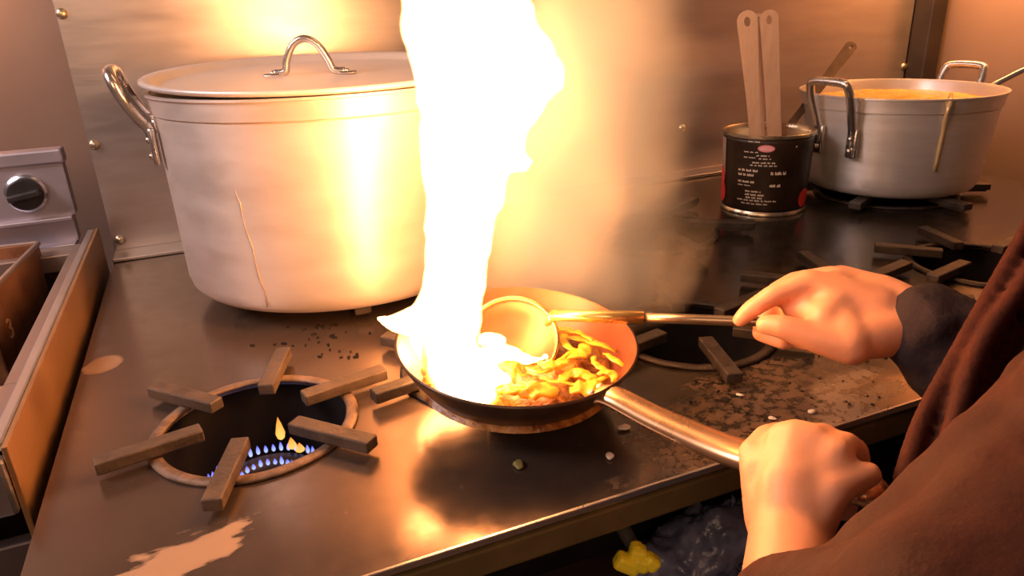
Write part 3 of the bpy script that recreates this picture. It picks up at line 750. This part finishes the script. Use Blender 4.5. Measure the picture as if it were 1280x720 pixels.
# ladle dipped in the pan
l0 = on_pan(689, 394, .010); l1 = at(805, 397, .715); l2 = at(945, 402, .690); l3 = at(1040, 408, .665)
lad = thing('ladle', 'long-handled ladle dipped in the frying pan and held by the right hand', 'ladle', tuple(l0))
BRASS = pbr('oily_brass', (.62, .44, .14), (.74, .54, .2), 20, (.22, .32), .85)
DARKH = pbr('dark_metal_handle', (.26, .19, .12), (.34, .25, .16), 20, (.25, .35), .85)
b = bmesh.new(); tube(b, [l0, l0.lerp(l1, .5), l1], [.0060, .0062, .0066], 14); o = obj('ferrule', b, BRASS, lad); o['label'] = 'yellow brass-coloured socket of the handle'
b = bmesh.new(); tube(b, [l1 - (l2 - l1) * .05, l1.lerp(l2, .5), l2, l3], [.0050, .0050, .0050, .0050], 12); obj('handle', b, DARKH, lad)
# bowl: shallow dish whose rim arcs up out of the food
lc = on_pan(640, 425, -.014)
ra = on_pan(642, 378, .013) - lc                     # up the rim
rv = on_pan(689, 400, .002) - lc
axn = ra.cross(rv).normalized()
if axn.dot(CAM - lc) < 0: axn = -axn
u1 = rv.normalized(); u2 = axn.cross(u1).normalized(); RL = rv.length
Lm = Matrix(((u1.x, u2.x, axn.x, lc.x), (u1.y, u2.y, axn.y, lc.y), (u1.z, u2.z, axn.z, lc.z), (0, 0, 0, 1)))
b = bmesh.new()
lathe(b, [(0, -.019), (RL * .4, -.0165), (RL * .72, -.0105), (RL * .93, -.003), (RL, .0015), (RL + .0022, .0005), (RL * .95, -.0065), (RL * .72, -.0135), (RL * .4, -.0185), (0, -.021)], 48)
bmesh.ops.transform(b, verts=b.verts, matrix=Lm); obj('ladle_bowl', b, pbr('oily_ladle', (.20, .08, .035), (.26, .11, .05), 14, (.3, .4), .6), lad)
b = bmesh.new()
tube(b, [Lm @ V((math.cos(a) * (RL + .001), math.sin(a) * (RL + .001), .001)) for a in [2 * PI * k / 48 for k in range(49)]], .0024, 8, cap=False); obj('bowl_rim', b, BRASS, lad)
b = bmesh.new(); tube(b, [l0 + (l1 - l0) * .02, Lm @ V((RL * .99, 0, .001)), Lm @ V((RL * .9, 0, -.008))], [.0058, .0042, .0035], 10); obj('neck', b, BRASS, lad)

# ------------------------------------------------------------------ fire
def fire_mat():
    m = bpy.data.materials.new('fire'); m.use_nodes = True; nt = m.node_tree; nt.nodes.clear(); L = nt.links
    out = nt.nodes.new('ShaderNodeOutputMaterial'); em = nt.nodes.new('ShaderNodeEmission'); tr_ = nt.nodes.new('ShaderNodeBsdfTransparent'); mx = nt.nodes.new('ShaderNodeMixShader')
    lw = nt.nodes.new('ShaderNodeLayerWeight'); lw.inputs['Blend'].default_value = .5
    em.inputs[0].default_value = (1, .42, .145, 1); em.inputs[1].default_value = FIRE
    iv = nt.nodes.new('ShaderNodeMath'); iv.operation = 'SUBTRACT'; iv.inputs[0].default_value = 1; L.new(lw.outputs['Facing'], iv.inputs[1])
    pw = nt.nodes.new('ShaderNodeMath'); pw.operation = 'POWER'; L.new(iv.outputs[0], pw.inputs[0]); pw.inputs[1].default_value = 3.0
    i2_ = nt.nodes.new('ShaderNodeMath'); i2_.operation = 'SUBTRACT'; i2_.inputs[0].default_value = 1; L.new(pw.outputs[0], i2_.inputs[1]); f = i2_.outputs[0]
    L.new(f, mx.inputs[0]); L.new(em.outputs[0], mx.inputs[1]); L.new(tr_.outputs[0], mx.inputs[2]); L.new(mx.outputs[0], out.inputs[0]); return m
FIRE = 66.0
FM = fire_mat()
fire = thing('fire', 'tall blazing white-hot flame leaping out of the frying pan', 'flame', tuple(on_pan(560, 460, -.03)))
def flame_part(name, blobs, y, vox=.006, amp=.008, seed=1, sm=10):
    b = bmesh.new()
    for (u, v, r, *dy) in blobs:
        p = on_y(u, v, y + (dy[0] if dy else 0)); dep = (p - CAM).dot(f_)
        ball(b, p, r * dep / 900, 3)
    o = obj(name, b, FM, fire); fuse(o, vox, sm); displace(o, amp, 16, seed); displace(o, amp * .2, 45, seed + 5)
    o.data.materials.clear(); o.data.materials.append(FM); return o
plume = []
keys = [(-330, 556, 590), (-285, 545, 604), (-235, 530, 618), (-185, 518, 632), (-138, 508, 638), (-90, 500, 640), (-40, 492, 655), (0, 498, 664), (25, 500, 672), (50, 508, 684), (75, 513, 692), (100, 516, 694), (125, 518, 682), (150, 522, 668), (180, 526, 650), (210, 528, 638), (240, 530, 630), (275, 530, 622), (310, 530, 614), (340, 526, 608), (370, 518, 602), (395, 508, 600), (420, 504, 606), (445, 508, 625), (465, 516, 640), (482, 530, 640)]
for v, a, c in keys:
    w = c - a; r = min(w / 2, 44)
    n = max(1, int(math.ceil((w - 2 * r) / (r * .7))) + 1)
    for k in range(n):
        u = (a + c) / 2 if n == 1 else a + r + (w - 2 * r) * k / (n - 1)
        plume.append((u, v, r, random.uniform(-.015, .015) + (.0 if v > 300 else .02)))
# pan-floor part follows the pan: nearer the cook lower down
plume = [(u, v, min(r, 30) if v > 430 else r, (on_pan(u, v, -.02).y - .63) if v > 400 else dy) for (u, v, r, dy) in plume]
plume += [(690, 88, 18), (697, 105, 13), (640, 190, 20), (652, 205, 13), (600, 20, 50)]
flame_part('flame_plume', plume, .63)
flame_part('flame_tongue', [(474, 398, 6), (484, 402, 10), (498, 404, 14), (514, 404, 18), (530, 402, 22)], .60, .004, .004, 3)
flame_part('flame_tongue', [(u, v, r, on_pan(u, v, -.012).y - .6) for u, v, r in ((606, 425, 14), (622, 428, 15), (640, 440, 15), (655, 450, 13), (670, 452, 9), (682, 446, 7), (620, 445, 18), (610, 465, 20), (630, 475, 16), (652, 442, 12), (662, 452, 10), (675, 449, 8), (600, 445, 18), (590, 480, 16), (612, 488, 12))], .60, .005, .006, 8, 22)

# ------------------------------------------------------------------ smoke
def smoke_mat(dens):
    m = bpy.data.materials.new('smoke'); m.use_nodes = True; nt = m.node_tree; nt.nodes.clear(); L = nt.links
    out = nt.nodes.new('ShaderNodeOutputMaterial'); vs = nt.nodes.new('ShaderNodeVolumeScatter'); vs.inputs['Color'].default_value = (1, .78, .54, 1); vs.inputs['Anisotropy'].default_value = .1  # whitish smoke tinted orange, the flame's light put into its colour
    tc = nt.nodes.new('ShaderNodeTexCoord')
    sc = nt.nodes.new('ShaderNodeVectorMath'); sc.operation = 'DIVIDE'; sc.inputs[1].default_value = (.19, .15, .50); L.new(tc.outputs['Object'], sc.inputs[0])
    ln = nt.nodes.new('ShaderNodeVectorMath'); ln.operation = 'LENGTH'; L.new(sc.outputs[0], ln.inputs[0])
    nz = nt.nodes.new('ShaderNodeTexNoise'); nz.inputs['Scale'].default_value = 7; nz.inputs['Detail'].default_value = 4; nz.inputs['Distortion'].default_value = .6; L.new(tc.outputs['Object'], nz.inputs['Vector'])
    a = nt.nodes.new('ShaderNodeMath'); a.operation = 'MULTIPLY_ADD'; L.new(nz.outputs['Fac'], a.inputs[0]); a.inputs[1].default_value = 1.1; L.new(ln.outputs['Value'], a.inputs[2])
    mr = nt.nodes.new('ShaderNodeMapRange'); mr.inputs['From Min'].default_value = .75; mr.inputs['From Max'].default_value = 1.45; mr.inputs['To Min'].default_value = dens; mr.inputs['To Max'].default_value = 0
    L.new(a.outputs[0], mr.inputs['Value']); L.new(mr.outputs[0], vs.inputs['Density']); L.new(vs.outputs[0], out.inputs['Volume']); return m
b = bmesh.new(); sc_ = V((.405, .775, .13))
ball(b, (0, 0, 0), 1, 4, (.19, .15, .50))
for v in b.verts: v.co.x += v.co.z * .10
bmesh.ops.translate(b, verts=b.verts, vec=sc_)
for v in b.verts: v.co.z = max(v.co.z, .028)
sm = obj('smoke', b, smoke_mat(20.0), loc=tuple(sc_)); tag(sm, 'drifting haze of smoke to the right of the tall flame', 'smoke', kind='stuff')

# ------------------------------------------------------------------ crumbs on the plate
SCR = pbr('pale_scrap', (.62, .52, .42), (.75, .66, .55), 40, (.4, .5), 0)
GRN = pbr('green_scrap', (.16, .15, .04), (.24, .2, .06), 40, (.4, .5), 0)
scr = [(781, 537, .009, SCR, 'pale torn scrap on the cooktop below the pan handle'), (762, 572, .007, SCR, 'faint grey scrap on the cooktop near the front edge below the pan'),
       (966, 525, .005, SCR, 'tiny white crumb above the fist on the pan handle'), (1014, 516, .006, SCR, 'white crumb lying farther right than the one above the fist'),
       (648, 583, .009, GRN, 'olive-green leaf scrap on the cooktop in front of the pan'), (925, 495, .005, SCR, 'small crumb below the grate finger at the right of the pan')]
for i, (u, v, r, m, lab) in enumerate(scr):
    r *= .62; p = on_z(u, v, .0); b = bmesh.new(); ball(b, (0, 0, 0), r, 2, (1.3, .8, .35), Matrix.Rotation(i * 1.1, 3, 'Z'))
    for w in b.verts: w.co += w.normal * r * .35 * noise.noise(w.co * 200 + V((i * 3, 0, 0)))
    zm = min(w.co.z for w in b.verts); bmesh.ops.translate(b, verts=b.verts, vec=(0, 0, -zm + .0003)); bmesh.ops.translate(b, verts=b.verts, vec=p)
    tag(obj('food_scrap', b, m, loc=tuple(p)), lab, 'scrap', 'scraps on the cooktop')
b = bmesh.new(); rnd = random.Random(4)
for i in range(70):
    if i < 34: u, v = rnd.gauss(395, 50), rnd.uniform(404, 448)
    else: u, v = rnd.uniform(830, 1120), rnd.uniform(440, 540)
    p = on_z(u, v, .0008); s = rnd.uniform(.0010, .0032) if i < 34 else rnd.uniform(.0006, .0017)
    ball(b, p, s, 1, (1.6, .8, .5), Matrix.Rotation(rnd.uniform(0, 3), 3, 'Z'))
tag(obj('burnt_crumbs', b, BLACK, smooth=False), 'burnt black crumbs scattered on the cooktop', 'crumbs', kind='stuff')

# ------------------------------------------------------------------ the cook
SKIN = pbr('skin', (.70, .30, .15), (.78, .36, .19), 20, (.42, .52), 0, .08, 140, sss=.12)
HAIR = pbr('dark_hair', (.02, .012, .008), (.035, .02, .014), 60, (.4, .5), 0, .5, 150)
KNIT = pbr('maroon_cloth', (.046, .0125, .007), (.068, .019, .0105), 30, (.75, .9), 0, .3, 160, spec=.2)
NAVY = pbr('dark_navy_cloth', (.026, .018, .019), (.042, .028, .028), 30, (.75, .9), 0, .3, 160, spec=.2)
TROU = pbr('dark_trousers', (.03, .03, .04), (.05, .05, .06), 30, (.8, .9), 0, .2, 160, spec=.2)
APR = pbr('brown_sleeve_cloth', (.042, .0125, .007), (.060, .018, .010), 24, (.75, .9), 0, .25, 140, spec=.2)

# left hand: overhand grip on the pan handle, back of the hand towards the photographer
rodm = h1.lerp(h2, .42); rd = (h2 - h1).normalized()
LW = at(987, 668, .478)                                       # wrist
mcp = [at(1042, 566, .487), at(1014, 549, .498), at(978, 547, .510), at(940, 566, .522)]     # index .. little
def rodpt(p): return h1 + rd * (p - h1).dot(rd)
body = bmesh.new()
def finger(bm, pts, r): chain(bm, pts, r)
palm_c = (mcp[1] + mcp[2]) * .5
heel = LW.lerp(palm_c, .25)
chain(body, [LW, LW.lerp(palm_c, .5), palm_c], [.026, .024, .014])
for i, m_ in enumerate(mcp):
    side = heel.lerp(LW, .2) + (m_ - palm_c) * .45
    chain(body, [side, m_], [.0175, .0118 if i < 3 else .0105])
for m0, m1 in zip(mcp, mcp[1:]): chain(body, [m0.lerp(LW, .25), m1.lerp(LW, .25)], [.0145, .0145])
lens = [(.043, .026, .020), (.046, .029, .021), (.043, .027, .020), (.034, .021, .018)]
for i, m_ in enumerate(mcp):
    q = rodpt(m_) ; away = (m_ - q); away -= rd * away.dot(rd); away.normalize()
    fwd = (palm_c - LW); fwd -= rd * fwd.dot(rd); fwd -= away * fwd.dot(away); fwd.normalize()
    rg = .0235 if i < 3 else .022
    p1 = q + fwd * rg * 1.05 + away * .004
    p2 = q - away * rg * .95 + fwd * .010
    p3 = q - away * rg * .75 - fwd * .014
    rr = (.0098, .0092, .0086, .0076) if i < 3 else (.0088, .0082, .0076, .0068)
    chain(body, [m_, m_.lerp(p1, .5) + (fwd + away) * .004, p1, p1.lerp(p2, .5) + (fwd - away) * .004, p2, p3], [.0112 if i < 3 else .0098, rr[0], rr[0], rr[1], rr[2], rr[3]])
# thumb: leaves the side of the palm near its base and lies along the handle towards its end
tb0 = LW.lerp(palm_c, .25) + (mcp[0] - palm_c) * .55
tb1 = at(1040, 612, .474); tb2 = at(1064, 600, .478); tb3 = at(1086, 593, .482)
chain(body, [tb0, tb1, tb2, tb3], [.0165, .0128, .0108, .0092])
# right hand: pinching the ladle handle, thumb on the near side, index finger on top
RW = at(1148, 404, .648)
rm = [at(1012, 352, .668), at(1040, 347, .690), at(1062, 360, .706), at(1076, 380, .716)]       # index .. little knuckles
rpc = (rm[1] + rm[2]) * .5
chain(body, [RW, RW.lerp(rpc, .5), rpc], [.028, .027, .018])
chain(body, [RW, at(1085, 420, .645), at(1052, 425, .650)], [.026, .022, .018])
for i, m_ in enumerate(rm): chain(body, [RW.lerp(rpc, .35) + (m_ - rpc) * .4, m_], [.021, .0125])
for m0, m1 in zip(rm, rm[1:]): chain(body, [m0.lerp(RW, .15), m1.lerp(RW, .15)], [.015, .015])
chain(body, [rm[0].lerp(RW, .3), at(1030, 395, .652)], [.017, .014]); chain(body, [at(1040, 382, .668), RW.lerp(rpc, .5)], [.0215, .0272]); chain(body, [at(1040, 384, .667), at(1064, 425, .640)], [.021, .019]); chain(body, [at(1066, 374, .674), at(1040, 382, .668), at(1012, 386, .668)], [.022, .0215, .015]); chain(body, [at(1045, 385, .664), at(990, 384, .676)], [.016, .0105])
i1 = at(968, 368, .672); i2 = at(938, 387, .678); i3 = at(925, 400, .684)
chain(body, [rm[0], i1, i2, i3], [.0125, .0105, .0092, .0080])
# middle, ring and little finger curl under the handle
rdr = (l3 - l2).normalized()
for j, (m_, s) in enumerate(zip(rm[1:], (.000, .019, .036))):
    q = at(968, 404, .684) + rdr * s
    p1 = q + V((.010, .022, .016)) + (m_ - q) * .12; p2 = q + V((-.004, .012, -.014)); p3 = q + V((.004, -.010, -.016))
    r0 = .0105 - .0008 * j
    chain(body, [m_, m_.lerp(p1, .6) + V((0, .004, .004)), p1, p2, p3], [.0122, r0, r0 - .0004, r0 - .001, r0 - .0018])
# thumb of the right hand
t0 = at(1064, 432, .640); t1 = at(1018, 422, .645); t2 = at(978, 408, .652); t3 = at(957, 406, .660)
chain(body, [t0, t1, t2, t3], [.0185, .0138, .0118, .0098])

# arms, trunk, head, legs (covered by clothes)
LS = V((.40, .10, .43)); LC = at(985, 768, .425); LE = at(1165, 830, .30); LE2 = at(1400, 610, .36)
RE = V((.68, .31, .0)); RS = V((.80, .24, .44))
chain(body, [LW, LC, LC.lerp(LE, .5), LE, LE2, LS], [.026, .030, .034, .036, .042, .048])
chain(body, [RW, RW.lerp(RE, .5), RE, RE.lerp(RS, .5), RS], [.028, .035, .036, .042, .048])
PEL = V((.64, .12, .0)); CH = V((.62, .15, .34)); NK = V((.60, .17, .52)); HD = V((.59, .22, .67))
chain(body, [LS, CH + V((0, .02, .10)), RS], [.05, .075, .05])
chain(body, [PEL, PEL.lerp(CH, .5), CH, NK], [.12, .11, .12, .055]); chain(body, [CH, NK, HD - V((0, 0, .04))], [.10, .052, .052])
ball(body, HD, .098, 3, (.80, .98, 1.18)); ball(body, HD + V((0, .035, -.055)), .06, 3, (.9, .85, .95))
fd = V((-.25, .97, -.25)).normalized(); fs = fd.cross(V((0, 0, 1))).normalized(); fu = fs.cross(fd)
capsule(body, HD + fd * .086 + fu * .01, HD + fd * .108 - fu * .022, .009, .013)
for s in (-1, 1):
    ball(body, HD + fs * .078 * s - fu * .008 - fd * .005, .03, 2, (.35, .75, 1.1))
capsule(body, HD + fd * .086 - fu * .058 - fs * .02, HD + fd * .086 - fu * .058 + fs * .02, .007, .007)
for s in (-1, 1): ball(body, HD + fd * .080 + fs * .032 * s + fu * .018, .013, 2, (1.1, .8, .6))
HL, HR = PEL + V((-.09, 0, -.05)), PEL + V((.09, 0, -.05))
for hp, sx_ in ((HL, -.02), (HR, .02)):
    kn = hp + V((sx_, .03, -.40)); an = V((hp.x + sx_, hp.y - .02, FLOOR_Z + .09))
    chain(body, [hp, kn, an], [.085, .055, .042]); capsule(body, an + V((0, -.02, -.04)), an + V((0, .14, -.055)), .035, .028)
cook = thing('person', 'cook in a maroon top holding the pan handle and the ladle', 'person', (PEL.x, PEL.y, FLOOR_Z))
bo = obj('body', body, SKIN, cook); fuse(bo, .0033, 10, .5)
bo.data.materials.clear(); bo.data.materials.append(SKIN)
# fingernails
b = bmesh.new()
# garments
def garment(name, bm, m, vox, smooth, amp=.0, sc=10, seed=0):
    o = obj(name, bm, m, cook); fuse(o, vox, smooth)
    if amp: displace(o, amp, sc, seed)
    o.data.materials.clear(); o.data.materials.append(m); return o
b = bmesh.new()
ca = at(1160, 412, .645)
chain(b, [ca, ca.lerp(RE, .4), RE, RE.lerp(RS, .5), RS], [.042, .058, .064, .066, .07])
garment('right_sleeve', b, NAVY, .006, 4, .006, 22, 2)
b = bmesh.new()
cl = LC; A1 = LE; A2 = LE2
chain(b, [cl, cl.lerp(A1, .5), A1], [.036, .044, .050]); chain(b, [A1, A2, LS], [.052, .060, .07])
chain(b, [at(1030, 765, .41), at(1120, 715, .37), at(1260, 605, .37), at(1420, 470, .40)], [.024, .032, .040, .045])
garment('left_sleeve', b, APR, .006, 5, .005, 18, 5)
b = bmesh.new()
chain(b, [LS, CH + V((0, .02, .10)), RS], [.07, .10, .075]); chain(b, [PEL + V((0, .02, -.12)), PEL.lerp(CH, .5) + V((0, .03, 0)), CH + V((0, .02, 0)), NK], [.15, .15, .15, .065])
# hanging front with long folds
chain(b, [at(1410, 300, .70), at(1360, 400, .67), at(1290, 520, .64), at(1250, 640, .61)], [.05, .045, .045, .05])
chain(b, [at(1440, 420, .56), at(1370, 560, .52), at(1300, 700, .50)], [.07, .07, .07])
garment('top', b, KNIT, .006, 5, .004, 20, 9)
b = bmesh.new()      # two hanging folds of the front, with the cloth between them
f1 = smooth_path([at(1312, 240, .61), at(1234, 376, .575), at(1190, 455, .55), at(1152, 527, .525), at(1128, 600, .495)], 5)
f2 = smooth_path([at(1350, 250, .59), at(1280, 352, .565), at(1222, 440, .537), at(1190, 540, .505), at(1172, 615, .48)], 5)
f3 = smooth_path([at(1380, 330, .58), at(1310, 420, .55), at(1262, 500, .52), at(1232, 570, .495), at(1215, 630, .47)], 5)
for f in (f1, f2, f3): chain(b, f, [.0068] * len(f))
for fa, fb in ((f1, f2), (f2, f3)):
    for k in range(len(fb)):
        a0, a1 = fa[k], fb[k]; away = (a0 + a1) * .5 + (a0 - CAM).normalized() * .04
        chain(b, [a0, away, a1], [.0055, .0055, .0055])
garment('front_fold', b, KNIT, .003, 3)
b = bmesh.new()
for hp, sx_ in ((HL, -.02), (HR, .02)):
    kn = hp + V((sx_, .03, -.40)); an = V((hp.x + sx_, hp.y - .02, FLOOR_Z + .10)); chain(b, [hp, kn, an], [.10, .072, .06])
capsule(b, PEL + V((-.07, 0, -.04)), PEL + V((.07, 0, -.04)), .125, .125)
garment('trousers', b, TROU, .01, 4)
b = bmesh.new(); ball(b, HD + V((0, -.022, .035)), .105, 3, (.86, .98, 1.0)); h_ = obj('hair', b, HAIR, cook)
for s, hp in ((-.02, HL), (.02, HR)):
    b = bmesh.new(); an = V((hp.x + s, hp.y - .02, FLOOR_Z + .09)); chain(b, [an + V((0, -.03, -.045)), an + V((0, .10, -.05))], [.044, .038]); box(b, (an.x - .042, an.y - .075, FLOOR_Z), (an.x + .042, an.y + .145, FLOOR_Z + .025), .01)
    obj('shoe', b, KNOB, cook)

# ------------------------------------------------------------------ light
W = bpy.data.worlds.new('world'); S.world = W; W.use_nodes = True
bg = W.node_tree.nodes['Background']; bg.inputs[0].default_value = (.62, .40, .35, 1); bg.inputs[1].default_value = .13
def area(name, loc, target, size, col, power):
    l = bpy.data.lights.new(name, 'AREA'); l.shape = 'RECTANGLE'; l.size, l.size_y = size; l.color = col; l.energy = power
    o = bpy.data.objects.new(name, l); C.objects.link(o); o.location = loc
    o.rotation_euler = (V(target) - V(loc)).to_track_quat('-Z', 'Y').to_euler(); return o
area('added_warm_fill', (.9, .8, 1.35), (.9, .9, 0), (1.2, .3), (1, .56, .28), 3)  # added warm fill from overhead, no fixture there
area('added_warm_fill', (1.56, 1.15, .66), (1.76, 1.15, .40), (.5, .12), (1, .40, .12), 13)  # added to throw an orange glow on the right wall
area('added_warm_fill', (-.56, 1.68, .54), (-.52, 1.8, .40), (.25, .10), (1, .42, .14), 2.2)  # added to throw an orange glow on the recess wall
area('added_room_fill', (-1.2, .85, 1.15), (-.10, 1.35, .15), (.6, .6), (1.0, .80, .80), 24)  # added pinkish fill to lighten the panels at the left
area('added_room_fill', (-.7, -1.1, 1.0), (.3, .5, -.1), (1.0, .8), (1.0, .60, .38), 11)  # added front fill to lift the rail and the valve handle
S.cycles.use_denoising = True
S.cycles.max_bounces = 8; S.cycles.transparent_max_bounces = 16; S.cycles.volume_bounces = 1
